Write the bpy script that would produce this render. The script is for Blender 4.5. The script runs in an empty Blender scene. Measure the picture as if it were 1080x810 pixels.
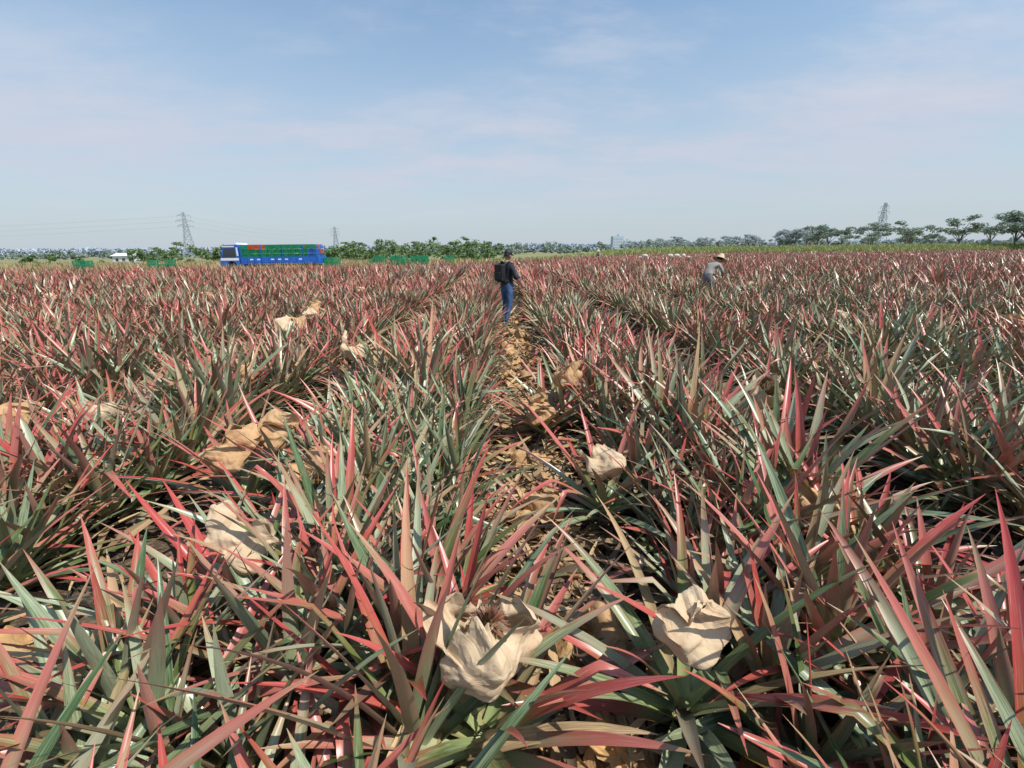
import bpy, bmesh, math, random
from math import sin, cos, pi, radians, sqrt, atan2
from mathutils import Vector, Matrix, Quaternion, Euler, noise
random.seed(11)
R = random.random
def U(a,b): return a+(b-a)*random.random()
scene = bpy.context.scene
COL = scene.collection

# ------------------------------------------------------------------ helpers
class MB:
    def __init__(s): s.v=[]; s.f=[]; s.m=[]; s.c=[]
    def quadbox(s, c, size, mat=0, rot=None):
        b=len(s.v); hx,hy,hz=size[0]/2,size[1]/2,size[2]/2
        for dx,dy,dz in ((-1,-1,-1),(1,-1,-1),(1,1,-1),(-1,1,-1),(-1,-1,1),(1,-1,1),(1,1,1),(-1,1,1)):
            p=Vector((dx*hx,dy*hy,dz*hz))
            if rot: p=rot@p
            s.v.append((p.x+c[0],p.y+c[1],p.z+c[2]))
        for q in ((0,3,2,1),(4,5,6,7),(0,1,5,4),(1,2,6,5),(2,3,7,6),(3,0,4,7)):
            s.f.append(tuple(b+i for i in q)); s.m.append(mat)
    def tube(s, pts, rad, n=6, mat=0, cap=True):
        pts=[Vector(p) for p in pts]; b=len(s.v)
        for i,p in enumerate(pts):
            d=(pts[min(i+1,len(pts)-1)]-pts[max(i-1,0)]).normalized()
            a=Vector((0,0,1)) if abs(d.z)<0.9 else Vector((1,0,0))
            x=d.cross(a).normalized(); y=d.cross(x)
            for k in range(n):
                an=2*pi*k/n; q=p+(x*cos(an)+y*sin(an))*rad[i]; s.v.append(tuple(q))
        for i in range(len(pts)-1):
            for k in range(n):
                s.f.append((b+i*n+k,b+i*n+(k+1)%n,b+(i+1)*n+(k+1)%n,b+(i+1)*n+k)); s.m.append(mat)
        if cap:
            s.f.append(tuple(b+k for k in range(n))); s.m.append(mat)
            e=b+(len(pts)-1)*n
            s.f.append(tuple(e+k for k in range(n))[::-1]); s.m.append(mat)
    def mesh(s,name,mats,smooth=False,fixn=False):
        me=bpy.data.meshes.new(name); me.from_pydata(s.v,[],s.f)
        for m in mats: me.materials.append(m)
        if s.m and len(s.m)==len(s.f): me.polygons.foreach_set('material_index',s.m)
        if s.c and len(s.c)==len(s.v):
            at=me.color_attributes.new('lc','FLOAT_COLOR','POINT')
            flat=[x for c in s.c for x in c]; at.data.foreach_set('color',flat)
        if smooth: me.polygons.foreach_set('use_smooth',[True]*len(me.polygons))
        if fixn:
            bm=bmesh.new(); bm.from_mesh(me); bmesh.ops.recalc_face_normals(bm,faces=bm.faces); bm.to_mesh(me); bm.free()
        me.update(); return me
def obj(name,me,loc=(0,0,0),rot=(0,0,0),scale=(1,1,1),parent=None,link=True):
    o=bpy.data.objects.new(name,me); o.location=loc; o.rotation_euler=rot; o.scale=scale
    if link: COL.objects.link(o)
    if parent: o.parent=parent
    return o
def empty(name,loc,rot=(0,0,0)):
    o=bpy.data.objects.new(name,None); o.empty_display_size=.3; o.location=loc; o.rotation_euler=rot; COL.objects.link(o); return o
def bevel(o,w=.02,seg=2):
    m=o.modifiers.new('bevel','BEVEL'); m.width=w; m.segments=seg; m.limit_method='ANGLE'

class NT:
    def __init__(s,nt): s.nt=nt
    def n(s,t,**k):
        x=s.nt.nodes.new(t)
        for a,b in k.items(): setattr(x,a,b)
        return x
    def l(s,a,b): s.nt.links.new(a,b)
    def put(s,sock,v):
        if hasattr(v,'links'): s.l(v,sock)
        else: sock.default_value=v
    def math(s,op,a,b=0.0,c=None,clamp=False):
        x=s.n('ShaderNodeMath',operation=op); x.use_clamp=clamp
        s.put(x.inputs[0],a); s.put(x.inputs[1],b)
        if c is not None: s.put(x.inputs[2],c)
        return x.outputs[0]
    def mr(s,v,a,b,c=0.0,d=1.0,smooth=True):
        x=s.n('ShaderNodeMapRange'); x.interpolation_type='SMOOTHSTEP' if smooth else 'LINEAR'
        s.put(x.inputs[0],v); x.inputs[1].default_value=a; x.inputs[2].default_value=b
        x.inputs[3].default_value=c; x.inputs[4].default_value=d; return x.outputs[0]
    def mix(s,f,a,b,mode='MIX'):
        x=s.n('ShaderNodeMix',data_type='RGBA',blend_type=mode)
        s.put(x.inputs[0],f)
        for i,v in ((6,a),(7,b)):
            if hasattr(v,'links'): s.l(v,x.inputs[i])
            else: x.inputs[i].default_value=(v[0],v[1],v[2],1)
        return x.outputs[2]
    def noise(s,vec,scale,detail=3,rough=.55,col=False):
        x=s.n('ShaderNodeTexNoise'); x.inputs['Scale'].default_value=scale
        x.inputs['Detail'].default_value=detail; x.inputs['Roughness'].default_value=rough
        if vec is not None: s.l(vec,x.inputs['Vector'])
        return x.outputs[1] if col else x.outputs[0]
def newmat(name):
    m=bpy.data.materials.new(name); m.use_nodes=True; t=m.node_tree
    bs=t.nodes['Principled BSDF']; return m,NT(t),bs,t.nodes['Material Output']
def simple(name,col,rough=.6,var=.25,scale=6.0,metal=0.0,bump=0.0,col2=None,spec=.4):
    m,g,bs,out=newmat(name)
    tc=g.n('ShaderNodeTexCoord'); nz=g.noise(tc.outputs['Object'],scale,4)
    c2=col2 or tuple(c*(1-var) for c in col)
    f=g.mr(nz,.3,.7)
    g.l(g.mix(f,col,c2),bs.inputs['Base Color'])
    bs.inputs['Roughness'].default_value=rough; bs.inputs['Metallic'].default_value=metal
    bs.inputs['Specular IOR Level'].default_value=spec
    if bump:
        b=g.n('ShaderNodeBump'); b.inputs['Strength'].default_value=bump; b.inputs['Distance'].default_value=.02
        g.l(g.noise(tc.outputs['Object'],scale*5,4),b.inputs['Height']); g.l(b.outputs[0],bs.inputs['Normal'])
    return m

# ------------------------------------------------------------------ pineapple leaf material
def leaf_material(name):
    m,g,bs,out=newmat(name)
    at=g.n('ShaderNodeAttribute',attribute_name='lc')
    sp=g.n('ShaderNodeSeparateColor'); g.l(at.outputs['Color'],sp.inputs[0])
    t,rn,dead=sp.outputs; ac=at.outputs['Alpha']
    pa=g.n('ShaderNodeAttribute',attribute_name='pa'); ps=g.n('ShaderNodeSeparateXYZ'); g.l(pa.outputs['Vector'],ps.inputs[0])
    oi=ps.outputs[0]; patch=ps.outputs[1]
    geo=g.n('ShaderNodeNewGeometry')
    r2=g.math('FRACT',g.math('ADD',g.math('MULTIPLY',rn,7.31),g.math('MULTIPLY',oi,3.7)))
    r3=g.math('FRACT',g.math('ADD',g.math('MULTIPLY',rn,17.7),g.math('MULTIPLY',oi,9.1)))
    cmb=g.n('ShaderNodeCombineXYZ'); g.l(g.math('MULTIPLY',ac,8.0),cmb.inputs[0]); g.l(g.math('MULTIPLY',t,4.0),cmb.inputs[1])
    g.l(g.math('MULTIPLY',g.math('ADD',rn,oi),60.0),cmb.inputs[2])
    nc=g.n('ShaderNodeSeparateColor'); g.l(g.noise(cmb.outputs[0],1.6,3,.6,True),nc.inputs[0])
    streak,blot,blo2=nc.outputs
    dark=g.mix(r2,(.042,.090,.028),(.20,.215,.042))
    silv=g.mix(r3,(.19,.255,.15),(.37,.40,.26))
    green=g.mix(g.mr(g.math('ADD',streak,g.math('MULTIPLY',r3,.35)),.47,.84),dark,silv)
    s=g.math('ADD',g.math('MULTIPLY',t,.95),g.math('MULTIPLY',r2,1.15))
    s=g.math('ADD',s,g.math('MULTIPLY',oi,.25))
    s=g.math('ADD',s,patch)
    s=g.math('ADD',s,g.math('MULTIPLY',streak,.35))
    edge=g.math('ABSOLUTE',g.math('SUBTRACT',g.math('MULTIPLY',ac,2.0),1.0))
    s=g.math('ADD',s,g.math('MULTIPLY',g.math('POWER',edge,3.0),.22))
    redf=g.mr(s,1.78,2.36)
    red=g.mix(r3,(.42,.038,.042),(.42,.12,.095))
    red=g.mix(g.mr(streak,.50,.82),red,(.51,.26,.215))
    c=g.mix(g.math('MULTIPLY',redf,.93),green,red)
    c=g.mix(g.mr(t,.38,0.0,0,.72),c,(.36,.42,.18))
    tip=g.mr(g.math('ADD',g.math('MULTIPLY',t,1.0),g.math('MULTIPLY',g.math('MULTIPLY',r3,r3),.35)),1.00,1.14)
    straw=g.mix(g.mr(blot,.35,.65),(.44,.30,.16),(.20,.12,.065))
    c=g.mix(g.math('MULTIPLY',tip,.9),c,straw)
    c=g.mix(g.math('MULTIPLY',g.mr(blo2,.58,.72),.5),c,(.24,.16,.08))
    dd=g.mix(r2,straw,(.50,.35,.18)); dd=g.mix(g.mr(r3,.5,.9),dd,(.13,.085,.05))
    c=g.mix(dead,c,dd)
    back=g.mix(.36,c,(.33,.36,.27))
    c=g.mix(geo.outputs['Backfacing'],c,g.mix(dead,back,c))
    g.l(c,bs.inputs['Base Color'])
    bs.inputs['Specular IOR Level'].default_value=.55
    g.l(g.mr(dead,0,1,.35,.85),bs.inputs['Roughness'])
    return m
LEAF=leaf_material('pineapple_leaf')

def add_leaf(mb,org,az,el,L,W,droop,twist,nseg,nac,rnd,dead=0.0,chan=.32,kink=None,azd=0.0,tp=2.5):
    p=Vector(org); b=len(mb.v); ds=L/nseg
    for i in range(nseg+1):
        t=i/nseg
        e=el-droop*(t**1.5)
        if kink and t>kink[0]: e-=kink[1]
        a=az+azd*t*t
        d=Vector((cos(e)*cos(a),cos(e)*sin(a),sin(e)))
        s=Vector((-sin(a),cos(a),0)); n=d.cross(s)
        tw=twist*t
        s2=s*cos(tw)+n*sin(tw); n2=n*cos(tw)-s*sin(tw)
        w=W*max(0.02,(1-t**tp))*(.85+.15*min(1,t*4))
        for j in range(nac):
            u=-1+2*j/(nac-1)
            q=p+s2*(u*w*.5)+n2*(abs(u)**1.4*w*chan*(1-.45*t))
            mb.v.append((q.x,q.y,q.z)); mb.c.append((t,rnd,dead,(u+1)/2))
        p=p+d*ds
    for i in range(nseg):
        for j in range(nac-1):
            a0=b+i*nac+j; mb.f.append((a0,a0+nac,a0+nac+1,a0+1)); mb.m.append(0)

def rosette(mb,c,n,scale,nseg,nac,wmul=1.0,fmax=1.0,outer=10,deadn=5):
    az=U(0,6.28)
    for i in range(n):
        f=i/(n-1)*fmax
        az+=2.39996+U(-.2,.2)
        el=radians(outer+(76-outer)*f**.92+U(-9,9))
        L=(.37+.38*sin(pi*(f*.75+.16)))*U(.80,1.14)*scale
        W=U(.050,.068)*wmul*(scale**.5)*(1-.28*f)
        z=c[2]+(.05+.18*f)*scale
        r=.045*scale*(1-f*.7)
        dr=radians(28*(1-f)+4+U(-8,13))
        kink=None
        if R()<.08: kink=(U(.35,.75),radians(U(35,100)))
        dead=0.0
        if i<deadn: dead=1.0; el=radians(U(-5,25)); dr=radians(U(20,60)); L*=.85; z=c[2]+.05
        elif R()<.10: dead=U(.5,1)
        add_leaf(mb,(c[0]+r*cos(az),c[1]+r*sin(az),z),az,el,L,W,dr,U(-.5,.5)*(1.8 if dead else 1),nseg,nac,R(),dead,chan=U(.2,.38),kink=kink,azd=U(-.27,.27))

def plant_variants(prefix,count,nl,nseg,nac,wmul,suck=True,fmax=1.0):
    coll=bpy.data.collections.new(prefix)
    for k in range(count):
        mb=MB()
        rosette(mb,(0,0,0),nl+random.randint(-4,4),U(.90,1.12),nseg,nac,wmul,fmax)
        if suck:
            for _ in range(random.choice((0,1,1,2))):
                a=U(0,6.28); rosette(mb,(.19*cos(a),.19*sin(a),.08),max(7,nl//3),U(.65,.9),nseg,nac,wmul,1.0,outer=32,deadn=0)
        me=mb.mesh('%s_%02d'%(prefix,k),[LEAF],smooth=True)
        o=bpy.data.objects.new('%s_%02d'%(prefix,k),me); coll.objects.link(o)
    return coll

def pav(p):
    n=noise.noise(Vector((p[0]*.35,p[1]*.35,3.1)))*.5+noise.noise(Vector((p[0]*.08,p[1]*.08,9.1)))*.22
    d=sqrt(p[0]**2+p[1]**2)
    return (R(),.45+n+.22*min(1,max(0,(d-7)/25)),0.0)
def scatter(name,data,coll,realize=True):
    me=bpy.data.meshes.new(name); me.from_pydata([d[0] for d in data],[],[])
    a=me.attributes.new('rot','FLOAT_VECTOR','POINT'); a.data.foreach_set('vector',[x for d in data for x in d[1]])
    a=me.attributes.new('scl','FLOAT_VECTOR','POINT'); a.data.foreach_set('vector',[x for d in data for x in d[2]])
    a=me.attributes.new('pa','FLOAT_VECTOR','POINT'); a.data.foreach_set('vector',[x for d in data for x in pav(d[0])])
    a=me.attributes.new('idx','INT','POINT'); a.data.foreach_set('value',[d[3] for d in data])
    o=obj(name,me)
    ng=bpy.data.node_groups.new(name+'_nodes','GeometryNodeTree')
    ng.interface.new_socket('Geometry',in_out='INPUT',socket_type='NodeSocketGeometry')
    ng.interface.new_socket('Geometry',in_out='OUTPUT',socket_type='NodeSocketGeometry')
    N=ng.nodes; gi=N.new('NodeGroupInput'); go=N.new('NodeGroupOutput')
    ip=N.new('GeometryNodeInstanceOnPoints'); ci=N.new('GeometryNodeCollectionInfo')
    ci.inputs['Collection'].default_value=coll; ci.inputs['Separate Children'].default_value=True; ci.inputs['Reset Children'].default_value=True
    ip.inputs['Pick Instance'].default_value=True
    def na(nm,ty):
        x=N.new('GeometryNodeInputNamedAttribute'); x.data_type=ty; x.inputs[0].default_value=nm
        return [q for q in x.outputs if q.enabled and q.name=='Attribute'][0]
    L=ng.links
    L.new(gi.outputs[0],ip.inputs['Points']); L.new(ci.outputs[0],ip.inputs['Instance'])
    L.new(na('idx','INT'),ip.inputs['Instance Index'])
    e2r=N.new('FunctionNodeEulerToRotation'); L.new(na('rot','FLOAT_VECTOR'),e2r.inputs[0]); L.new(e2r.outputs[0],ip.inputs['Rotation'])
    L.new(na('scl','FLOAT_VECTOR'),ip.inputs['Scale'])
    if realize:
        rl=N.new('GeometryNodeRealizeInstances'); L.new(ip.outputs[0],rl.inputs[0]); L.new(rl.outputs[0],go.inputs[0])
    else: L.new(ip.outputs[0],go.inputs[0])
    md=o.modifiers.new('scatter','NODES'); md.node_group=ng
    return o

NEARC=plant_variants('pineapple_near',12,35,9,4,1.0)
MIDC=plant_variants('pineapple_mid',9,30,5,3,1.1)
FARC=plant_variants('pineapple_far',6,20,3,2,1.5,suck=False)

# ------------------------------------------------------------------ bags (fruit covers): x,y,z(bottom),radius,height,style
BAGS=[(-.35,1.19,.46,.128,.22,'open'),(.35,1.27,.50,.100,.18,'shut'),(-1.41,1.71,.52,.11,.19,'shut'),
 (-1.83,3.06,.53,.14,.22,'brown'),(-1.98,2.85,.48,.13,.18,'brown'),(.30,4.2,.54,.13,.25,'brown'),(.10,4.0,.30,.15,.22,'brown'),
 (1.92,3.7,.50,.13,.23,'open'),(-2.05,5.4,.55,.13,.22,'shut'),(-3.3,3.46,.50,.13,.17,'shut'),(-4.0,3.4,.50,.15,.17,'brown'),
 (.36,2.63,.40,.11,.18,'shut'),(-1.35,2.65,.44,.10,.18,'brown'),(-3.75,8.6,.60,.14,.22,'shut'),(.0,2.7,.08,.15,.20,'brown'),
 (-2.9,4.6,.50,.1,.2,'brown'),(.22,1.65,.08,.12,.14,'brown'),(2.4,1.5,.40,.12,.18,'brown'),
 (1.34,2.15,.34,.13,.18,'brown'),(.05,6.0,.05,.15,.25,'brown'),(-.1,7.6,.05,.18,.25,'brown'),(-.75,1.9,.15,.13,.2,'brown'),
 (.15,5.1,.05,.15,.2,'brown'),(-.12,3.45,.05,.13,.18,'brown'),(-.1,4.6,.05,.14,.2,'brown'),(.08,9.4,.05,.2,.25,'brown')]
for k in range(15):
    x,y=U(-14,14),U(5,19)
    if abs(x)>.7: BAGS.append((x,y,U(.45,.6),U(.10,.15),U(.15,.24),random.choice(('shut','brown'))))
def near_bag(x,y,d=.20):
    return any(b[2]>.2 and (x-b[0])**2+(y-b[1])**2<d*d for b in BAGS)

PER=2.1
def furrow_dist(x):
    k=round(x/PER); return x-k*PER
def ymax(x):
    if x<-12: return 35.5
    if x<0: return 35.5+(x+12)/12*17
    if x<15: return 52.5+x/15*29
    if x<35: return 81.5+(x-15)/20*30
    return 112
rowx=[]
for k in range(-40,75):
    for o in (.62,1.05,1.48): rowx.append(k*PER+o)
near=[];mid=[];far=[]
for x0 in rowx:
    y=-1.6+R()*.3
    while y<ymax(x0):
        x=x0+U(-.06,.06)
        step=.325*U(.75,1.25)
        if abs(x)<1.3*max(y,0)+4.5:
            if not near_bag(x,y):
                fd=furrow_dist(x); edge=abs(fd)<.75
                ctr=abs(x)<.8
                lean=radians(11 if ctr else (3 if edge else 0))*(1 if fd>0 else -1)
                q=Quaternion((0,1,0),lean+radians(U(-11,11)))@Quaternion((1,0,0),radians(U(-14,14)))@Quaternion((0,0,1),U(0,6.28))
                e=q.to_euler(); s=U(.84,1.18)*(.92 if ctr else 1.0)
                dist=sqrt(x*x+y*y)
                if dist<2.4: s*=1.05
                z=.06 if not ctr else .03
                if dist<6.5: near.append(((x,y,z),tuple(e),(s,s,s*U(.88,1.08)),random.randrange(12)))
                elif dist<19: mid.append(((x,y,z),tuple(e),(s,s,s*U(.88,1.08)),random.randrange(9)))
                else:
                    s*=1.08; far.append(((x,y,z),tuple(e),(s,s,s*U(.80,1.15)),random.randrange(6)))
        d=sqrt(x*x+y*y)
        y+=step*(1 if d<15 else (1.25 if d<26 else (1.5 if d<45 else 2.2)))
print('plants',len(near),len(mid),len(far))
scatter('pineapple_plants',near,NEARC)
scatter('pineapple_plants',mid,MIDC)
scatter('pineapple_plants',far,FARC)

HM=[]
for k in range(4):
    mb=MB(); rosette(mb,(0,0,0),32,1.0,12,5,1.0,.66,outer=16); me=mb.mesh('pineapple_plant_leaves',[LEAF],smooth=True)
    a=me.attributes.new('pa','FLOAT_VECTOR','POINT'); rr=(R(),U(.45,.7),0.0); a.data.foreach_set('vector',[x for _ in mb.v for x in rr]); HM.append(me)
for i,b in enumerate(BAGS):
    if b[2]>.2: obj('pineapple_plant',HM[i%4],(b[0],b[1],.04),(0,0,U(0,6.28)),(1.05,1.05,1.05))

def bag_material(name,a,b):
    m,g,bs,out=newmat(name)
    tc=g.n('ShaderNodeTexCoord')
    n1=g.noise(tc.outputs['Object'],9,4); n2=g.noise(tc.outputs['Object'],60,3)
    c=g.mix(g.mr(n1,.35,.7),a,b); c=g.mix(g.math('MULTIPLY',g.mr(n2,.58,.72),.35),c,(.34,.22,.12))
    g.l(c,bs.inputs['Base Color']); bs.inputs['Roughness'].default_value=.75; bs.inputs['Specular IOR Level'].default_value=.25
    bp=g.n('ShaderNodeBump'); bp.inputs['Strength'].default_value=.55; bp.inputs['Distance'].default_value=.005
    vo=g.n('ShaderNodeTexVoronoi',feature='DISTANCE_TO_EDGE'); vo.inputs['Scale'].default_value=22
    g.l(tc.outputs['Object'],vo.inputs['Vector']); g.l(g.mr(vo.outputs[0],0,.4,0,1,False),bp.inputs['Height']); g.l(bp.outputs[0],bs.inputs['Normal'])
    tr=g.n('ShaderNodeBsdfTranslucent'); g.l(c,tr.inputs[0]); mx=g.n('ShaderNodeMixShader'); mx.inputs[0].default_value=.15
    g.l(bs.outputs[0],mx.inputs[1]); g.l(tr.outputs[0],mx.inputs[2]); g.l(mx.outputs[0],out.inputs[0]); return m
BAGW=bag_material('kraft_paper_pale',(.66,.51,.34),(.56,.40,.25))
BAGB=bag_material('kraft_paper_brown',(.60,.38,.20),(.45,.27,.13))
def crease_set(n,fr):
    out=[]
    for _ in range(n):
        d=Vector((random.gauss(0,1),random.gauss(0,1),random.gauss(0,.8))).normalized(); out.append((d,fr*U(.6,1.5),R()))
    return out
def crumple(p,cs,warp,sc):
    w=Vector((noise.noise(p*sc+Vector((3,0,0))),noise.noise(p*sc+Vector((0,7,0))),noise.noise(p*sc+Vector((0,0,11)))))*warp
    q=p+w; t=0
    for d,f,ph in cs:
        x=(q.dot(d)*f+ph)%1.0; t+=abs(x*2-1)-.5
    return t
def make_bag(seed,r,h,style):
    nu,nv=110,46; mb=MB(); off=Vector((seed*3.7,seed*1.3,seed*5.1))
    c1=crease_set(3,.45/r); c2=crease_set(4,1.2/r)
    for j in range(nv+1):
        v=j/nv
        for i in range(nu):
            a=2*pi*i/nu
            ca,sa=cos(a),sin(a)
            sq=(abs(ca)**4+abs(sa)**4)**(-1/4)
            low=1+.40*noise.noise(Vector((ca*1.1,sa*1.1,v*1.8))+off)
            bot=.62+.45*sin(min(1,v*1.8)*pi*.5)
            if style=='open':
                rx=r*bot*1.05*low*(1-.12*v); ry=r*bot*.88*low*(1-.12*v)
                ju=1+max(0,v-.5)*(1.0*noise.noise(Vector((ca*1.1,sa*1.1,seed)))+.5*noise.noise(Vector((ca*4,sa*4,seed+9))))
            else:
                k=max(0,(v-.35)/.65)
                rx=r*bot*low*(1+.22*k*(1 if seed%2 else -1.2)); ry=r*bot*.85*low*(1-.90*min(1,k*1.1))
                ju=1+max(0,v-.5)*(1.1*noise.noise(Vector((ca*1.4,0,seed)))+.45*noise.noise(Vector((ca*5,0,seed+9))))
            p=Vector((ca*rx*sq,sa*ry*sq,h*v*ju))
            if v>.45: 
                bend=(v-.45)*2; p.x+=bend*.9*r*noise.noise(Vector((v*1.5,seed*1.7,0))); p.y+=bend*1.3*r*noise.noise(Vector((v*2.0+ca*.8,seed,7)))
            k=crumple(p,c1,.3*r,1.5/r)*.20*r+crumple(p,c2,.15*r,3/r)*.065*r
            p=p+Vector((ca,sa,.25))*k
            mb.v.append(tuple(p))
    for j in range(nv):
        for i in range(nu):
            a=j*nu+i; b=j*nu+(i+1)%nu; mb.f.append((a,b,b+nu,a+nu)); mb.m.append(0)
    mb.v.append((0,0,0)); c=len(mb.v)-1
    for i in range(nu): mb.f.append((c,(i+1)%nu,i)); mb.m.append(0)
    return mb.mesh('paper_bag',[BAGB if style=='brown' else BAGW],smooth=False)
FRUIT=simple('pineapple_skin',(.22,.10,.04),.5,.5,30,bump=.4,col2=(.12,.11,.03))
CROWN=simple('pineapple_crown',(.24,.08,.05),.5,.4,25,col2=(.22,.15,.09))
def make_fruit():
    mb=MB(); nu,nv=40,26
    for j in range(nv+1):
        v=j/nv; ph=pi*v
        for i in range(nu):
            a=2*pi*i/nu
            bump=abs(sin(a*6.5+v*12))*abs(sin(a*6.5-v*12))
            rr=.068*max(.02,sin(ph))**.6*(1+.10*bump)
            mb.v.append((rr*cos(a),rr*sin(a),.16*(1-cos(ph))/2))
    for j in range(nv):
        for i in range(nu):
            a=j*nu+i; b=j*nu+(i+1)%nu; mb.f.append((a,b,b+nu,a+nu)); mb.m.append(0)
    for i in range(190):
        f=i/189; az=i*2.4+U(-.2,.2); el=radians(-5+85*f+U(-8,8))
        add_leaf(mb,(.05*cos(az)*(1-f),.05*sin(az)*(1-f),.145+.03*f),az,el,U(.018,.036),.008,radians(U(-25,5)),0,4,3,R(),0,.2)
        for q in range(8): mb.m[-1-q]=1
    while len(mb.c)<len(mb.v): mb.c.append((0,0,0,0))
    return mb.mesh('pineapple_fruit',[FRUIT,CROWN],smooth=True)
FM=make_fruit()
for i,b in enumerate(BAGS):
    st=b[5]; tilt=(U(-.8,.8),U(-.8,.8),U(0,6.28))
    if i==0: tilt=(.12,.14,1.2)
    if i==1: tilt=(.35,-.3,.3)
    if i==2: tilt=(-.2,.5,-.2)
    if b[2]<.2 : tilt=(U(.9,1.4),U(-.3,.3),U(0,6.28))
    obj('paper_bag',make_bag(i+1,b[3],b[4],st),(b[0],b[1],b[2]),tilt)
    if b[2]>.2:
        obj('pineapple_fruit',FM,(b[0]+(.01 if i==0 else 0),b[1],b[2]+(b[4]-.20+.03 if st=='open' else -.02)),(tilt[0]*.6,tilt[1]*.6,0),(1,1,1) if st=='open' else (.62,.62,.62))

# ------------------------------------------------------------------ leaf litter on the path and furrows
LC=bpy.data.collections.new('litter_pieces')
for k in range(10):
    mb=MB(); L=U(.22,.5)
    add_leaf(mb,(0,0,.01),0,radians(U(0,12)),L,U(.020,.042),radians(U(10,40)),U(-1.5,1.5),7,3,R(),1.0,chan=U(.1,.5),kink=(U(.3,.7),radians(U(-40,30))),azd=U(-.9,.9))
    LC.objects.link(bpy.data.objects.new('litter_pieces_%02d'%k,mb.mesh('litter_pieces_%02d'%k,[LEAF],smooth=True)))
SCR=bag_material('paper_scrap',(.62,.38,.17),(.46,.28,.14))
for k in range(10,14):
    mb=MB(); n=16; cs=crease_set(4,9); 
    for j in range(n+1):
        for i in range(n+1):
            x=(i/n-.5)*.20*(1+.9*noise.noise(Vector((0,j*.3,k)))); y=(j/n-.5)*.16*(1+.9*noise.noise(Vector((i*.3,0,k))))
            mb.v.append((x,y,.03+crumple(Vector((x,y,0)),cs,.03,10)*.02+x*x*2)); mb.c.append((0,0,1,0))
    for j in range(n):
        for i in range(n):
            a=j*(n+1)+i; mb.f.append((a,a+1,a+n+2,a+n+1)); mb.m.append(0)
    LC.objects.link(bpy.data.objects.new('litter_pieces_%02d'%k,mb.mesh('litter_pieces_%02d'%k,[SCR])))
lit=[]
def addlit(x,y,z,paper=.05):
    s=U(.7,1.3); idx=random.randrange(10) if R()>paper else random.randrange(10,14)
    lit.append(((x,y,z),(U(-.35,.35),U(-.35,.35),U(0,6.28)),(s,s,s),idx))
for _ in range(3200): addlit(random.gauss(0,.18),U(.2,13),U(-.01,.08),.08)
for _ in range(1000): addlit(random.gauss(-.02,.2),U(.6,4),U(.0,.09),.02)
for _ in range(1700): addlit(U(-5,5),U(0,6),U(.05,.14),.02)
scatter('dry_leaf_litter',lit,LC)

# ------------------------------------------------------------------ ground
def soil():
    m,g,bs,out=newmat('soil')
    p=g.n('ShaderNodeNewGeometry').outputs['Position']
    a=g.noise(p,5,5); b=g.noise(p,40,4); c=g.noise(p,.05,3)
    col=g.mix(g.mr(a,.35,.65),(.055,.036,.024),(.13,.085,.052)); col=g.mix(g.math('MULTIPLY',g.mr(b,.5,.7),.7),col,(.25,.18,.11))
    col=g.mix(g.math('MULTIPLY',g.mr(c,.4,.6),.4),col,(.12,.12,.06))
    g.l(col,bs.inputs['Base Color']); bs.inputs['Roughness'].default_value=.95
    bp=g.n('ShaderNodeBump'); bp.inputs['Distance'].default_value=.03; g.l(b,bp.inputs['Height']); g.l(bp.outputs[0],bs.inputs['Normal']); return m
SOIL=soil()
xs=[-4000,-1500,-500,-150,-60,-25,-12]+[-8+i*.14 for i in range(115)]+[12,25,60,150,500,1500,4000]
ys=[-4000,-500,-60,-10]+[-2+i*.2 for i in range(100)]+[22,30,50,90,160,400,1200,5000]
mb=MB()
for y in ys:
    for x in xs:
        z=0
        if abs(x)<8.2 and -2.2<y<18:
            fd=abs(furrow_dist(x)); z=.09*min(1,max(0,(fd-.25)/.3))+.025*noise.noise(Vector((x*3,y*3,0)))-.02
        mb.v.append((x,y,z))
w=len(xs)
for j in range(len(ys)-1):
    for i in range(w-1):
        a=j*w+i; mb.f.append((a,a+1,a+w+1,a+w)); mb.m.append(0)
obj('ground',mb.mesh('ground',[SOIL],smooth=True))
GR=simple('dry_grassland',(.24,.22,.11),.95,.3,.03,col2=(.18,.20,.08))
mb=MB(); ring=[(-4000,38),(-14,38),(0,55),(15,84),(35,115),(4000,115),(4000,4900),(-4000,4900)]
mb.v=[(x,y,.03) for x,y in ring]
mb.f=[(0,1,7),(1,2,7),(2,3,7),(3,4,7),(4,6,7),(4,5,6)]
obj('grassland',mb.mesh('grassland',[GR]))
DIRT=simple('farm_road_dirt',(.36,.29,.20),.95,.25,.5)
mb=MB(); mb.v=[(-300,40,.045),(-12,40,.045),(-8,47,.045),(-300,47,.045)]; mb.f=[(0,1,2,3)]
obj('farm_road',mb.mesh('farm_road',[DIRT]))

# ------------------------------------------------------------------ grasses and weeds
def foliage_mat(name,a,b,trans=.15):
    m,g,bs,out=newmat(name)
    at=g.n('ShaderNodeAttribute',attribute_name='lc'); sp=g.n('ShaderNodeSeparateColor'); g.l(at.outputs['Color'],sp.inputs[0])
    pa=g.n('ShaderNodeAttribute',attribute_name='pa'); oi=pa.outputs['Fac']
    f=g.math('FRACT',g.math('ADD',sp.outputs[1],oi))
    col=g.mix(f,a,b)
    g.l(col,bs.inputs['Base Color']); bs.inputs['Roughness'].default_value=.7; bs.inputs['Specular IOR Level'].default_value=.2
    tr=g.n('ShaderNodeBsdfTranslucent'); g.l(col,tr.inputs[0]); mx=g.n('ShaderNodeMixShader'); mx.inputs[0].default_value=trans
    g.l(bs.outputs[0],mx.inputs[1]); g.l(tr.outputs[0],mx.inputs[2]); g.l(mx.outputs[0],out.inputs[0]); return m
DRYG=foliage_mat('dry_grass',(.45,.34,.19),(.27,.24,.11))
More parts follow.
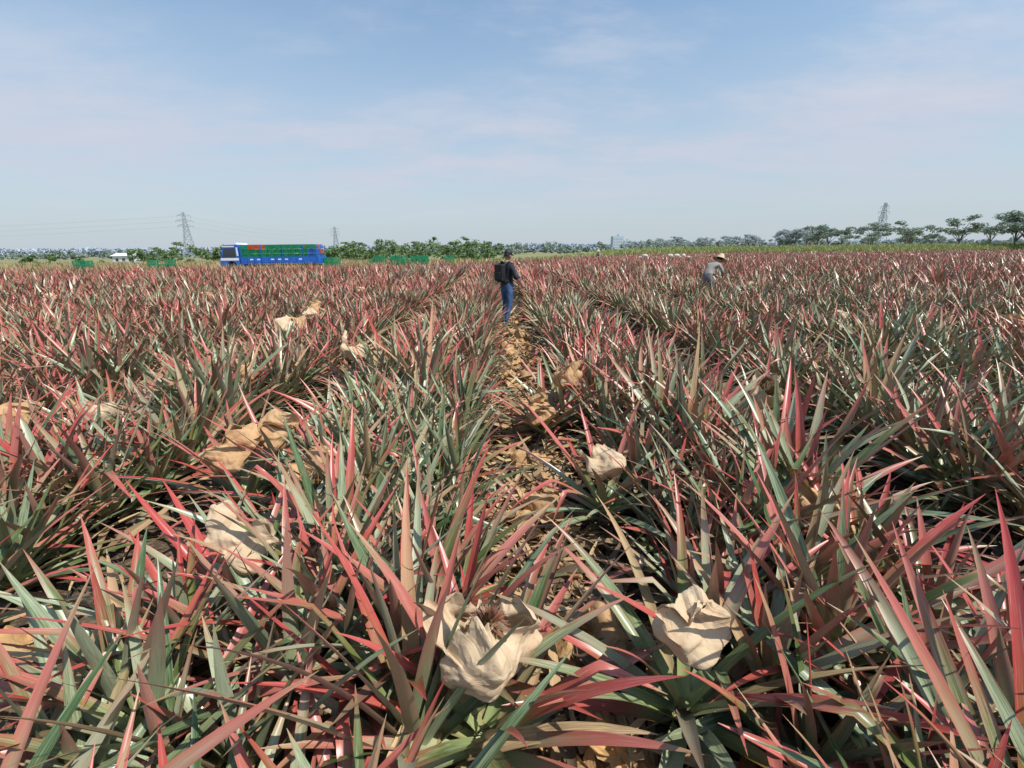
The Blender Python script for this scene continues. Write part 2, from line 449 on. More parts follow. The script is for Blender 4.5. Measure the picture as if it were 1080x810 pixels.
GRNG=foliage_mat('green_grass',(.22,.28,.09),(.38,.37,.16))
def tufts(prefix,mat,h,n=30,k=5,spread=.5,wd=.03):
    c=bpy.data.collections.new(prefix)
    for q in range(k):
        mb=MB()
        for i in range(n):
            a=U(0,6.28); r=spread*sqrt(R())
            add_leaf(mb,(r*cos(a*1.7),r*sin(a*1.7),0),a,radians(U(55,88)),h*U(.5,1.1),wd,radians(U(10,60)),0,2,2,R(),0,chan=0)
        c.objects.link(bpy.data.objects.new('%s_%02d'%(prefix,q),mb.mesh('%s_%02d'%(prefix,q),[mat])))
    return c
DT=tufts('dry_grass_tuft',DRYG,.9,wd=.05); GT=tufts('green_grass_tuft',GRNG,1.3,wd=.09,spread=.9)
d=[]
for _ in range(6500):
    x=U(-95,-4); y=U(36.5,40) if R()<.35 else U(47.5,72)
    if y<41 and x>-14: continue
    if x>-12 and y<56: continue
    s=U(.5,1.3); d.append(((x,y,.02),(0,0,U(0,6.28)),(s*1.3,s*1.3,s),random.randrange(5)))
scatter('dry_grass',d,DT)
d=[]
for _ in range(7000):
    x=U(-6,190); yb=ymax(x)
    dy=U(2,16)
    z=.0+min(1.3,dy*.12)*min(1,max(0,(x-5)/40)); s=U(.6,1.2)
    d.append(((x,yb+dy,z),(0,0,U(0,6.28)),(s*1.4,s*1.4,s*(.7 if x<20 else 1.0)),random.randrange(5)))
scatter('green_grass',d,GT)
mb=MB(); XS=[0,8,15,25,35,60,100,150,200,300]
for x in XS:
    yb=ymax(x); k=min(1,max(0,(x-5)/40))
    for dy,z in ((1.5,.035),(11,.04+1.3*k),(20,.04+1.3*k),(32,.035)): mb.v.append((x,yb+dy,z))
for i in range(len(XS)-1):
    for j in range(3): a=i*4+j; mb.f.append((a,a+4,a+5,a+1)); mb.m.append(0)
obj('grass_bank',mb.mesh('grass_bank',[simple('bank_grass',(.18,.22,.07),.95,.3,.3,col2=(.27,.25,.11))],fixn=True))

# ------------------------------------------------------------------ trees
BARK=simple('bark',(.22,.19,.16),.9,.4,3)
def leafclump(mb,c,r,n,sz,flat=.6,mat=0):
    for _ in range(n):
        d=Vector((random.gauss(0,1),random.gauss(0,1),random.gauss(0,1))).normalized()*r*(R()**.45)
        p=Vector(c)+Vector((d.x,d.y,d.z*flat)); s=sz*U(.6,1.3)
        u=Vector((random.gauss(0,1),random.gauss(0,1),random.gauss(0,.7))).normalized(); v=u.orthogonal().normalized()
        v=Quaternion(u,U(0,6.28))@v
        b=len(mb.v); rn=R()
        for k1,k2 in ((-1,0),(0,-.55),(1,0),(0,.55)):
            q=p+u*s*k1+v*s*k2; mb.v.append(tuple(q)); mb.c.append((0,rn,0,0))
        mb.f.append((b,b+1,b+2,b+3)); mb.m.append(mat)
def tree_mesh(mat,h,name,lo=.5,hi=.92,sprd=.36,low=.25):
    mb=MB(); th=h*U(low,low+.1); bend=U(-.5,.5); ends=[]
    mb.tube([(0,0,0),(bend*.3,0,th*.5),(bend,.1,th)],[.24,.19,.15],7,1)
    for k in range(random.randint(8,11)):
        a=k*2.4+U(-.3,.3); zz=h*U(lo,hi); rr=U(.08,sprd)*h*(1.2-.5*abs(zz/h-.7))
        e=Vector((bend+rr*cos(a),rr*sin(a),zz)); m=Vector((bend+rr*.4*cos(a),rr*.4*sin(a),(th+zz)/2+.3))
        mb.tube([(bend,.1,th-.1),tuple(m),tuple(e)],[.11,.07,.03],5,1); ends.append(e)
    mb.c=[(0,0,0,0)]*len(mb.v)
    for e in ends:
        for q in range(4):
            c=e+Vector((U(-1.1,1.1),U(-1.1,1.1),U(-.4,.5)))*h*.1
            leafclump(mb,c,h*U(.06,.13),44,.28,.65)
    return mb.mesh(name,[mat,BARK])
TF=foliage_mat('tree_leaves_hazy',(.21,.27,.21),(.30,.36,.29))  # distance haze is painted into these greyed leaf colours
TF2=foliage_mat('tree_leaves_far_haze_tint',(.33,.39,.40),(.38,.44,.45))  # farther trees: paler, bluer copy with more haze put into the colour
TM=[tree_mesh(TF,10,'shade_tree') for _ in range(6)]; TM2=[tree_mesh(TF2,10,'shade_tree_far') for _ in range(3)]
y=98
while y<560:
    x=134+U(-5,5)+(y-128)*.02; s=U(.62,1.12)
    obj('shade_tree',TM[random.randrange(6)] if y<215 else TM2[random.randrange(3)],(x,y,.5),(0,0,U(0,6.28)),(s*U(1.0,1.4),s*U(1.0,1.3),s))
    y+=U(4.5,9)
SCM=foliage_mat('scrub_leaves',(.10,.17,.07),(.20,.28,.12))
SCM2=foliage_mat('scrub_leaves_haze_tint',(.25,.31,.27),(.32,.38,.33))  # scrub green lightened and greyed to paint in depth haze
def treeline(name,mat,spec,sz,n):
    mb=MB()
    for (x,y,h,wd) in spec:
        mb2=max(2,int(wd*1.2))
        for _ in range(mb2):
            c=(x+U(-.5,.5)*wd,y+U(-.4,.4)*wd,h*U(.2,.85)); leafclump(mb,c,h*U(.14,.28),n,sz,.8)
    obj(name,mb.mesh(name,[mat]))
sp=[]
for _ in range(58):
    x=U(-37,-1); sp.append((x,U(73,90),U(1.8,3.2)*(1.4 if -26<x<-3 and R()<.45 else 1),U(2.5,5)))
for _ in range(12): sp.append((U(-58,-42),U(70,80),U(1.8,3.4),U(3,5)))
for _ in range(6): sp.append((U(-92,-60),U(73,82),U(1.4,2.6),U(2,4)))
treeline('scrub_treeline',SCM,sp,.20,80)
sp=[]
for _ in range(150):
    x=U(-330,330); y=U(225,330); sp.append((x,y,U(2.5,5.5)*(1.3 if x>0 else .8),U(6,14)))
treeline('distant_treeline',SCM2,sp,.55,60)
HZ=foliage_mat('hazy_far_leaves',(.42,.49,.55),(.47,.54,.60))  # blue-grey base colour stands in for air haze on the farthest trees
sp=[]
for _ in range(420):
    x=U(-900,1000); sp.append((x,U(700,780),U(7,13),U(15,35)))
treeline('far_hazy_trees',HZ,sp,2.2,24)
for x,y,s in ((-50,74,.36),(-13,83,.42),(-9,84,.38),(-6,86,.44),(-24,81,.36),(-2,88,.36)):
    obj('small_tree',tree_mesh(SCM,10,'small_tree',.3,.92,.4,.12),(x,y,0),(0,0,U(0,6)),(s*1.2,s*1.2,s))

# ------------------------------------------------------------------ pylons
STEEL=simple('galvanised_steel',(.38,.42,.47),.6,.15,1,metal=.1)
def pylon(x,y,h,rz=0,th=.16):
    mb=MB()
    def strut(a,b,t=th): mb.tube([a,b],[t,t],4,0)
    lv=[0,.16,.30,.42,.53,.63,.72,.80,.88,1.0]
    def hw(f): return h*(.11*(1-f)**1.3+.018)
    C=[(-1,-1),(1,-1),(1,1),(-1,1)]
    for i in range(len(lv)-1):
        a,b=lv[i],lv[i+1]
        for k in range(4):
            p=C[k]; q=C[(k+1)%4]
            A=(p[0]*hw(a),p[1]*hw(a),a*h); B=(p[0]*hw(b),p[1]*hw(b),b*h); A2=(q[0]*hw(a),q[1]*hw(a),a*h); B2=(q[0]*hw(b),q[1]*hw(b),b*h)
            strut(A,B,th*1.3); strut(A,B2,th*.7); strut(A2,B,th*.7); strut(B,B2,th*.7)
    for f,wd in ((.70,.15),(.81,.17),(.92,.13)):
        for s in (-1,1):
            for yy in (-1,1): strut((s*hw(f),yy*hw(f),f*h),(s*wd*h,0,f*h+.01*h)); strut((s*hw(f),yy*hw(f),(f+.045)*h),(s*wd*h,0,f*h+.01*h),th*.7)
            strut((s*wd*h,0,f*h),(s*wd*h,0,f*h-.05*h),th*.8)
    return obj('transmission_tower',mb.mesh('transmission_tower',[STEEL]),(x,y,0),(0,0,rz))
pylon(-157,250,22,.4,.11); pylon(-172,516,28,.5,.18); pylon(300,383,35,.3,.18); pylon(-520,285,23,.5)
WIRE=simple('wire',(.25,.27,.3),.6)
mb=MB()
for f in (.70,.81,.92):
    a=Vector((-157,250,22*f)); b=Vector((-520,285,23*f)); c=Vector((-172,516,28*f))
    for (p,q) in ((a,b),(a,c)):
        mb.tube([tuple(p.lerp(q,t/12)-Vector((0,0,5*sin(pi*t/12)))) for t in range(13)],[.022]*13,4)
obj('power_lines',mb.mesh('power_lines',[WIRE]))

# ------------------------------------------------------------------ buildings
WH=simple('white_render_wall',(.62,.66,.70),.8,.08,.5); ROOF=simple('sheet_roof',(.72,.73,.72),.5,.1,.5); DK=simple('dark_glass',(.04,.05,.06),.2,.2)
HB=simple('hazy_block_wall',(.46,.53,.61),.9,.05,.1); HWn=simple('hazy_window',(.36,.43,.50),.5,.1,.1)  # wall and window colours carry painted bluish distance haze
def shed(x,y,w,dp,h,rz):
    e=empty('farm_shed',(x,y,0),(0,0,rz))
    mb=MB(); mb.quadbox((0,0,h/2),(w,dp,h)); obj('walls',mb.mesh('walls',[WH]),parent=e)
    mb=MB(); r=h+.6; W=w/2+.3; D=dp/2+.3
    mb.v=[(-W,-D,h+.01),(W,-D,h+.01),(W,0,r),(-W,0,r),(-W,D,h+.01),(W,D,h+.01)]; mb.f=[(0,1,2,3),(3,2,5,4),(0,3,4),(1,5,2)]
    obj('roof',mb.mesh('roof',[ROOF]),parent=e)
    mb=MB()
    for k in (-.3,0,.3): mb.quadbox((k*w,-dp/2-.02,h*.55),(w*.12,.04,h*.35))
    mb.quadbox((.42*w,-dp/2-.02,h*.4),(w*.08,.04,h*.8)); obj('openings',mb.mesh('openings',[DK]),parent=e)
shed(-76,101,4,4,1.6,.1)
def block(x,y,w,dp,h):
    e=empty('apartment_building',(x,y,0))
    mb=MB(); mb.quadbox((0,0,h/2),(w,dp,h)); mb.quadbox((w*.2,0,h+1.2),(w*.3,dp*.5,2.4)); obj('walls',mb.mesh('walls',[HB]),parent=e)
    mb=MB(); n=int(h/3.2)
    for i in range(n):
        for k in range(5): mb.quadbox(((k-2)*w*.18,-dp/2-.05,1.8+i*3.2),(w*.1,.1,1.4))
    obj('windows',mb.mesh('windows',[HWn]),parent=e)
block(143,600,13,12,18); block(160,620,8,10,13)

# ------------------------------------------------------------------ crates
GC=simple('green_plastic',(.02,.27,.12),.45,.25,3); RC=simple('red_plastic',(.60,.09,.03),.45,.25,3); BC=simple('blue_plastic',(.03,.14,.50),.45,.2,3)
def crate(mb,c,L=.60,W=.42,H=.33,mat=0):
    x,y,z=c; t=.022
    for zz,hh in ((.03,.06),(.13,.035),(.20,.035),(H-.03,.055)):
        for s in (-1,1):
            mb.quadbox((x,y+s*(W/2-t/2),z+zz),(L-.002,t,hh),mat); mb.quadbox((x+s*(L/2-t/2),y,z+zz),(t,W-2*t-.002,hh),mat)
    for s in (-1,1):
        for q in (-1,1): mb.quadbox((x+s*(L/2-.03),y+q*(W/2-.03),z+H/2),(.05,.05,H-.01),mat)
    for k in (-.17,0,.17):
        for s in (-1,1): mb.quadbox((x+k*L/.6,y+s*(W/2-t/2-.003),z+H/2),(.03,t,H-.03),mat)
    mb.quadbox((x,y,z+.02),(L-.05,W-.05,.02),mat)
def crate_stack(x,y,nx,ny,nz,rz,z0=0,mats=(0,)):
    mb=MB()
    for i in range(nx):
        for j in range(ny):
            for k in range(nz if R()<.7 else max(1,nz-1)):
                crate(mb,((i-nx/2)*.63+U(-.01,.01),j*.45,z0+k*.335),mat=random.choice(mats))
    obj('crate_stack',mb.mesh('crate_stack',[GC,RC,BC]),(x,y,.05),(0,0,rz))
crate_stack(-13.2,52,3,2,4,.05); crate_stack(-10.9,52.5,3,2,4,0); crate_stack(-8.7,52.3,3,2,4,0)
crate_stack(-6.0,57,2,2,4,.1); crate_stack(-26.3,38.3,3,1,4,.05); crate_stack(-32.5,38.5,2,1,4,.1); crate_stack(-15.0,43.5,2,2,4,.1)
SK=simple('woven_sack_white',(.60,.56,.50),.8,.15,4,bump=.3)
mb=MB()
for k in range(14):
    cx,cy=U(-3.5,3.5),U(-.6,.6); zz=.65 if k<10 else .95; b=len(mb.v); a0=U(0,3)
    for j in range(9):
        for i in range(14):
            ph=pi*j/8; a=2*pi*i/14; r=1+.15*noise.noise(Vector((i,j,k)))
            px,py,pz=.42*sin(ph)*cos(a)*r,.28*sin(ph)*sin(a)*r,.25*cos(ph)*r
            mb.v.append((cx+px*cos(a0)-py*sin(a0),cy+px*sin(a0)+py*cos(a0),zz+pz))
    for j in range(8):
        for i in range(14): a=b+j*14+i; c=b+j*14+(i+1)%14; mb.f.append((a,c,c+14,a+14)); mb.m.append(0)
mb.quadbox((0,0,.3),(8,1.6,.5))
obj('sack_pile',mb.mesh('sack_pile',[SK],smooth=True,fixn=True),(22,65,0))

# ------------------------------------------------------------------ truck
BLUE=simple('blue_truck_paint',(.02,.13,.52),.35,.2,2,spec=.5); WPT=simple('white_truck_paint',(.72,.75,.78),.35,.08,2,spec=.5)
BLK=simple('rubber_black',(.02,.02,.02),.8,.3,5); GLS=simple('truck_glass',(.03,.04,.05),.08,.1,1,spec=.8); MET=simple('bare_metal',(.35,.36,.38),.4,.2,4,metal=.6)
tk=empty('truck',(-20.1,43,.045),(0,0,radians(2)))
def part(name,mb,mats,bv=0,smooth=False):
    o=obj(name,mb.mesh(name,mats,smooth,fixn=True),parent=tk)
    if bv: bevel(o,bv)
    return o
def prism(mb,prof,y0,y1,mat=0):
    b=len(mb.v); n=len(prof)
    for x,z in prof: mb.v.append((x,y0,z))
    for x,z in prof: mb.v.append((x,y1,z))
    mb.f.append(tuple(range(b,b+n))); mb.m.append(mat); mb.f.append(tuple(range(b+n,b+2*n))[::-1]); mb.m.append(mat)
    for i in range(n): mb.f.append((b+i,b+n+i,b+n+(i+1)%n,b+(i+1)%n)); mb.m.append(mat)
mb=MB(); prism(mb,[(-4.05,.48),(-4.08,1.35),(-3.98,1.42),(-3.70,2.32),(-3.50,2.44),(-2.52,2.46),(-2.42,2.38),(-2.40,.75),(-2.75,.75),(-2.85,1.02),(-3.15,1.12),(-3.45,1.02),(-3.55,.48)],-1.05,1.05)
part('cab',mb,[BLUE],.04)
mb=MB()
for s in (-1,1):
    prism(mb,[(-3.83,1.47),(-3.62,2.18),(-2.72,2.20),(-2.72,1.44)],s*1.052,s*1.062)
prism(mb,[(-3.985,1.47),(-3.995,1.47),(-3.775,2.19),(-3.765,2.19)],-.9,.9)
part('windows',mb,[GLS])
mb=MB(); prism(mb,[(-3.62,2.46),(-3.5,2.58),(-2.6,2.62),(-2.5,2.48)],-.98,.98); mb.quadbox((-4.11,0,1.2),(.03,1.5,.22))
for s in (-1,1): mb.quadbox((-3.25,s*1.056,1.28),(1.5,.01,.20)); mb.quadbox((-3.25,s*1.056,2.32),(1.0,.01,.10)); mb.quadbox((-2.56,s*1.056,1.9),(.14,.01,.7))
part('white_trim',mb,[WPT])
mb=MB(); mb.quadbox((-4.12,0,.55),(.14,2.1,.22))
for s in (-1,1): mb.quadbox((-4.12,s*.8,.82),(.05,.35,.17)); mb.quadbox((-3.95,s*1.22,1.75),(.06,.16,.4)); mb.tube([(-3.85,s*1.05,2.0),(-3.95,s*1.2,1.95)],[.02,.02],5)
part('bumper_lamps_mirrors',mb,[MET],.01)
mb=MB(); mb.quadbox((.8,.0,.72),(6.4,.8,.18)); mb.quadbox((.9,0,.60),(1.0,1.6,.35)); part('chassis',mb,[BLK])
mb=MB(); mb.quadbox((.9,0,.92),(6.5,2.2,.12))
for s in (-1,1):
    mb.quadbox((.9,s*1.09,1.22),(6.5,.04,.46))
    for k in range(12): mb.quadbox((-2.3+k*.58,s*1.125,1.22),(.05,.03,.48))
    for k in (0,3,6,9,11): mb.quadbox((-2.3+k*.58,s*1.085,1.85),(.05,.05,1.1))
mb.quadbox((4.13,0,1.22),(.04,2.1,.46)); mb.quadbox((-2.30,0,1.55),(.06,2.1,1.2))
part('cargo_bed',mb,[BLUE])
mb=MB()
for s in (-1,1):
    for k in range(11): 
        if k in (1,2,4,5,6,8): mb.quadbox((-2.0+k*.58,s*1.113,1.24),(.26,.006,.10))
part('side_lettering_panels',mb,[WPT])
mb=MB()
for s in (-1,1):
    for xw in (-3.15,2.3,3.2):
        y0=s*.72; mb.tube([(xw,y0,.45),(xw,y0+s*.04,.45),(xw,y0+s*.24,.45),(xw,y0+s*.28,.45)],[.38,.45,.45,.38],24,0); mb.tube([(xw,y0+s*.281,.45),(xw,y0+s*.30,.45)],[.22,.16],16,1)
part('wheels',mb,[BLK,MET])
g=[MB(),MB(),MB()]
for i in range(10):
    for j in range(5):
        for k in range(4):
            mt=0
            if i>=8 and R()<.75: mt=random.choice((1,2,2))
            elif k==3 and R()<.12: mt=1
            elif R()<.03: mt=1
            if k==3 and R()<.12: continue
            crate(g[mt],(-1.95+i*.62,(j-2)*.425,.985+k*.375),H=.345,mat=0)
for q,nm,mt in zip(g,('green_crates','red_crates','blue_crates'),(GC,RC,BC)):
    obj(nm,q.mesh(nm,[mt]),parent=tk)

# ------------------------------------------------------------------ people
SKIN=simple('skin',(.42,.25,.17),.55,.1,8); HAIR=simple('black_hair',(.015,.012,.012),.5); JKT=simple('dark_jacket',(.030,.032,.045),.8,.4,12,bump=.3)
JEAN=simple('blue_jeans',(.055,.11,.24),.85,.5,14,bump=.3); SHOE=simple('shoe',(.06,.05,.05),.7); PACK=simple('backpack_fabric',(.012,.012,.014),.6,.3,8,bump=.2)
GSH=simple('grey_work_shirt',(.36,.34,.31),.85,.3,9,bump=.3); TRO=simple('work_trousers',(.16,.16,.17),.85,.3,9); STRAW=simple('straw_hat',(.60,.48,.30),.8,.25,25,bump=.5); EYE=simple('eye',(.02,.015,.01),.2); LIP=simple('lips',(.36,.14,.11),.5)
def person(name,loc,rz,J,E,seg_mat,mats,head_pos,head_rot,headgear,backpack=False):
    root=empty(name,loc,(0,0,rz))
    keys=list(J.keys()); me=bpy.data.meshes.new('body'); me.from_pydata([J[k][0] for k in keys],[(keys.index(a),keys.index(b)) for a,b in E],[])
    o=bpy.data.objects.new('body_tmp',me); COL.objects.link(o)
    sk=o.modifiers.new('skin','SKIN'); sk.use_smooth_shade=True; ss=o.modifiers.new('sub','SUBSURF'); ss.levels=2; ss.render_levels=2
    for i,k in enumerate(keys):
        v=me.skin_vertices[0].data[i]; r=J[k][1]; v.radius=(r,r) if not isinstance(r,tuple) else r; v.use_root=(k=='pelvis')
    bpy.context.view_layer.update()
    dg=bpy.context.evaluated_depsgraph_get()
    m2=bpy.data.meshes.new_from_object(o.evaluated_get(dg)); bpy.data.objects.remove(o)
    m2.materials.clear()
    for m in mats: m2.materials.append(m)
    segs=[(Vector(J[a][0]),Vector(J[b][0]),seg_mat.get((a,b),0)) for a,b in E]
    for p in m2.polygons:
        c=Vector(p.center); best=9;bm_=0
        for A,B,mt in segs:
            d=B-A; t=max(0,min(1,(c-A).dot(d)/d.length_squared)); q=(c-(A+d*t)).length
            if q<best: best=q; bm_=mt
        p.material_index=bm_
    for v in m2.vertices:
        v.co+=Vector(v.normal)*(.010*noise.noise(v.co*14))
    obj('body',m2,parent=root)
    hd=empty('head',head_pos,head_rot); hd.parent=root
    mb=MB(); nu,nv=28,20
    for j in range(nv+1):
        ph=pi*j/nv
        for i in range(nu):
            a=2*pi*i/nu; x=.075*sin(ph)*cos(a); yy=.095*sin(ph)*sin(a); z=.118*cos(ph)
            if z<-.03: x*=1-(-z-.03)*3.2; yy*=1-(-z-.03)*1.0
            if yy>.05: 
                nb=math.exp(-((x/.014)**2+((z+.012)/.028)**2)); yy+=.022*nb
                yy-=.008*math.exp(-(((abs(x)-.03)/.016)**2+((z-.012)/.012)**2))
            mb.v.append((x,yy,z))
    for j in range(nv):
        for i in range(nu): a=j*nu+i; b=j*nu+(i+1)%nu; mb.f.append((a,b,b+nu,a+nu)); mb.m.append(0)
    obj('face',mb.mesh('face',[SKIN],True,True),parent=hd)
    mb=MB()
    for s in (-1,1):
        mb.tube([(s*.03,.080,.008),(s*.03,.090,.008)],[.010,.006],8,0)
        mb.tube([(s*.074,-.005,-.03),(s*.082,-.012,-.005),(s*.078,-.008,.02)],[.008,.016,.009],6,2)
    mb.tube([(-.024,.083,-.052),(0,.091,-.052),(.024,.083,-.052)],[.003,.006,.003],6,1)
    obj('eyes_ears_mouth',mb.mesh('eyes_ears_mouth',[EYE,LIP,SKIN],True),parent=hd)
    mb=MB()
    for j in range(12):
        ph=pi*.62*j/11
        for i in range(nu):
            a=2*pi*i/nu; f=1.07; zc=cos(ph)*.118*f
            if sin(a)>.3 and zc<.055: zc=.055
            mb.v.append((.075*f*sin(ph)*cos(a)+0,.095*f*sin(ph)*sin(a)-.004,zc+.003))
    for j in range(11):
        for i in range(nu): a=j*nu+i; b=j*nu+(i+1)%nu; mb.f.append((a,b,b+nu,a+nu)); mb.m.append(0)
    obj('hair',mb.mesh('hair',[HAIR],True),parent=hd)
    mb=MB()
    if headgear=='cap':
        for j in range(9):
            ph=pi*.5*j/8
            for i in range(nu): a=2*pi*i/nu; mb.v.append((.088*sin(ph)*cos(a),.108*sin(ph)*sin(a),.045+.095*cos(ph)))
        for j in range(8):
            for i in range(nu): a=j*nu+i; b=j*nu+(i+1)%nu; mb.f.append((a,b,b+nu,a+nu)); mb.m.append(0)
        b=len(mb.v)
        for i in range(11):
            a=pi*(.12+.76*i/10); mb.v.append((.088*cos(a),.105*sin(a),.05)); mb.v.append((.080*cos(a),.105*sin(a)+.075*sin(a)**.6,.038))
        for i in range(10): mb.f.append((b+2*i,b+2*i+1,b+2*i+3,b+2*i+2)); mb.m.append(0)
        obj('cap',mb.mesh('cap',[PACK],True),parent=hd)
    else:
        prof=[(0,.20),(.05,.19),(.09,.14),(.105,.07),(.14,.055),(.19,.03),(.235,.0),(.23,-.01)]
        for r,z in prof:
            for i in range(nu): a=2*pi*i/nu; mb.v.append((r*cos(a)+.0001,r*sin(a),z))
        for j in range(len(prof)-1):
            for i in range(nu): a=j*nu+i; b=j*nu+(i+1)%nu; mb.f.append((a,b,b+nu,a+nu)); mb.m.append(0)
        obj('straw_hat',mb.mesh('straw_hat',[STRAW],True),parent=hd)
    for s,w,el in (('hand_l','wr_l','el_l'),('hand_r','wr_r','el_r')):
        W=Vector(J[w][0]); d=(W-Vector(J[el][0])).normalized(); side=d.cross(Vector((0,0,1))).normalized(); nrm=side.cross(d)
        mb=MB(); P=lambda a,b,c: tuple(W+d*a+side*b+nrm*c)
        mb.tube([P(-.01,0,0),P(.03,0,0),P(.085,0,0)],[.024,.034,.036],8)
        for k,(off,L) in enumerate(((-.030,.062),(-.010,.074),(.010,.070),(.029,.055))):
            mb.tube([P(.075,off,0),P(.075+L*.5,off,-.006),P(.075+L*.8,off,-.022),P(.075+L*.9,off,-.04)],[.0095,.009,.008,.006],6)
        mb.tube([P(.02,-.025,0),P(.05,-.052,-.008),P(.08,-.058,-.02)],[.012,.010,.007],6)
        obj(s,mb.mesh(s,[SKIN],True),parent=root)
    if backpack:
        mb=MB(); mb.quadbox((0,-.20,1.27),(.27,.14,.38)); mb.quadbox((0,-.28,1.20),(.20,.05,.18))
        o=obj('backpack',mb.mesh('backpack',[PACK]),parent=root); bevel(o,.06,4)
        mb=MB()
        for s in (-1,1): mb.tube([(s*.1,-.17,1.44),(s*.115,-.05,1.515),(s*.12,.09,1.47),(s*.12,.145,1.3),(s*.13,.05,1.12),(s*.12,-.16,1.06)],[.022]*6,6)
        obj('backpack_straps',mb.mesh('backpack_straps',[PACK],True),parent=root)
    return root
BE=[('pelvis','spine'),('spine','chest'),('chest','neck'),('neck','hb'),
 ('chest','sh_l'),('sh_l','el_l'),('el_l','wr_l'),('chest','sh_r'),('sh_r','el_r'),('el_r','wr_r'),
 ('pelvis','hp_l'),('hp_l','kn_l'),('kn_l','an_l'),('an_l','to_l'),('pelvis','hp_r'),('hp_r','kn_r'),('kn_r','an_r'),('an_r','to_r')]
SM={('neck','hb'):1}
for s in 'lr': SM.update({('pelvis','hp_'+s):2,('hp_'+s,'kn_'+s):2,('kn_'+s,'an_'+s):2,('an_'+s,'to_'+s):3})
J1={'pelvis':((0,0,.95),.135),'spine':((0,0,1.13),.13),'chest':((0,0,1.34),.15),'neck':((0,0,1.49),.062),'hb':((0,.02,1.57),.052),
 'sh_l':((-.19,0,1.41),.075),'el_l':((-.27,.03,1.14),.055),'wr_l':((-.17,.25,1.10),.034),
 'sh_r':((.19,0,1.41),.075),'el_r':((.26,.06,1.14),.055),'wr_r':((.13,.27,1.17),.034),
 'hp_l':((-.095,0,.88),.10),'kn_l':((-.14,.08,.50),.068),'an_l':((-.16,-.02,.10),.05),'to_l':((-.17,.15,.045),.038),
 'hp_r':((.095,0,.88),.10),'kn_r':((.13,-.04,.50),.068),'an_r':((.15,-.17,.10),.05),'to_r':((.16,.0,.045),.038)}
person('person_with_backpack',(-.14,11.3,.0),radians(-50),J1,BE,SM,[JKT,SKIN,JEAN,SHOE],(0,.045,1.655),(-.25,0,.1),'cap',True)
J2={'pelvis':((0,-.1,.95),.13),'spine':((0,.02,1.10),.125),'chest':((0,.2,1.22),.14),'neck':((0,.33,1.31),.06),'hb':((0,.40,1.35),.05),
 'sh_l':((-.18,.22,1.27),.07),'el_l':((-.24,.34,1.02),.05),'wr_l':((-.15,.54,.92),.033),
 'sh_r':((.18,.22,1.27),.07),'el_r':((.25,.36,1.03),.05),'wr_r':((.12,.55,.95),.033),
 'hp_l':((-.095,-.1,.88),.10),'kn_l':((-.12,.02,.50),.068),'an_l':((-.12,-.08,.10),.05),'to_l':((-.13,.09,.045),.038),
 'hp_r':((.095,-.1,.88),.10),'kn_r':((.12,.1,.50),.068),'an_r':((.12,.05,.10),.05),'to_r':((.13,.22,.045),.038)}
person('farm_worker',(6.35,15.2,.0),radians(-60),J2,BE,SM,[GSH,SKIN,TRO,SHOE],(0,.49,1.43),(-.45,0,0),'straw')
person('farm_worker',(9.6,49,.0),radians(120),J1,BE,SM,[GSH,SKIN,TRO,SHOE],(0,.045,1.655),(-.1,0,0),'straw')

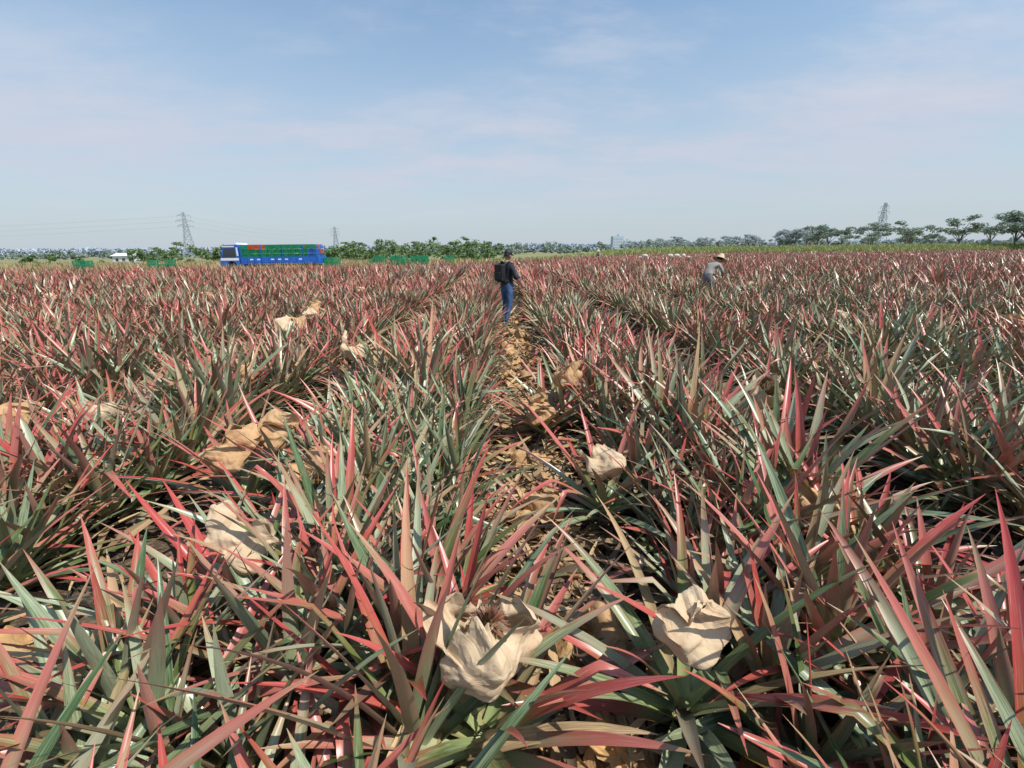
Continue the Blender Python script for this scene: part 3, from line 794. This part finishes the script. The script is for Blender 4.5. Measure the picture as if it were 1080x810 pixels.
# ------------------------------------------------------------------ world, sun, camera
EL,AZ=radians(56),radians(122)
w=bpy.data.worlds.new('World'); scene.world=w; w.use_nodes=True; g=NT(w.node_tree)
bg=w.node_tree.nodes['Background']; bg.inputs[1].default_value=.11
sky=g.n('ShaderNodeTexSky',sky_type='NISHITA'); sky.sun_disc=False; sky.sun_elevation=EL; sky.sun_rotation=AZ
sky.air_density=1.2; sky.dust_density=1.5; sky.ozone_density=2.0
tc=g.n('ShaderNodeTexCoord'); sx=g.n('ShaderNodeSeparateXYZ'); g.l(tc.outputs['Generated'],sx.inputs[0]); z=sx.outputs[2]
base=g.mix(1.0,sky.outputs[0],(1.14,1.40,1.50),'MULTIPLY')
hz=g.math('POWER',g.mr(z,-.02,.55,1,0,False),1.2)
c=g.mix(g.math('MULTIPLY',hz,.94),base,(5.1,5.7,6.4))
den=g.math('ADD',z,.14); cb=g.n('ShaderNodeCombineXYZ')
g.l(g.math('DIVIDE',sx.outputs[0],den),cb.inputs[0]); g.l(g.math('MULTIPLY',g.math('DIVIDE',sx.outputs[1],den),1.7),cb.inputs[1])
n1=g.noise(cb.outputs[0],.85,8,.62); n2=g.noise(cb.outputs[0],.3,3)
cl=g.math('MULTIPLY',g.mr(n1,.44,.72),g.mr(n2,.36,.58)); cl=g.math('MULTIPLY',cl,g.mr(z,.03,.12))
c=g.mix(g.math('MULTIPLY',cl,.70),c,(6.4,6.6,7.2))
band=g.math('MULTIPLY',g.mr(z,.05,.14),g.mr(z,.32,.18)); 
c=g.mix(g.math('MULTIPLY',g.math('MULTIPLY',band,g.mr(n1,.3,.6)),.65),c,(5.5,5.7,6.7))
g.l(c,bg.inputs[0])
ld=bpy.data.lights.new('sun','SUN'); ld.energy=5.0; ld.angle=radians(.5); ld.color=(1,.95,.87)
lo=bpy.data.objects.new('sun',ld); COL.objects.link(lo)
sv=Vector((cos(EL)*sin(AZ),cos(EL)*cos(AZ),sin(EL))); lo.rotation_euler=sv.to_track_quat('Z','Y').to_euler(); lo.location=(30,-10,50)
cam=bpy.data.cameras.new('camera'); co=bpy.data.objects.new('camera',cam); COL.objects.link(co)
cam.sensor_width=36; cam.lens=16.5; cam.clip_start=.05; cam.clip_end=8000
M=Matrix.Rotation(radians(-1.16),4,'Z')@Matrix.Rotation(radians(90-15.8),4,'X')@Matrix.Rotation(radians(-.6),4,'Z')
co.matrix_world=Matrix.Translation((-.27,0,1.75))@M
scene.camera=co
scene.view_settings.view_transform='Standard'; scene.view_settings.look='None'; scene.view_settings.exposure=0
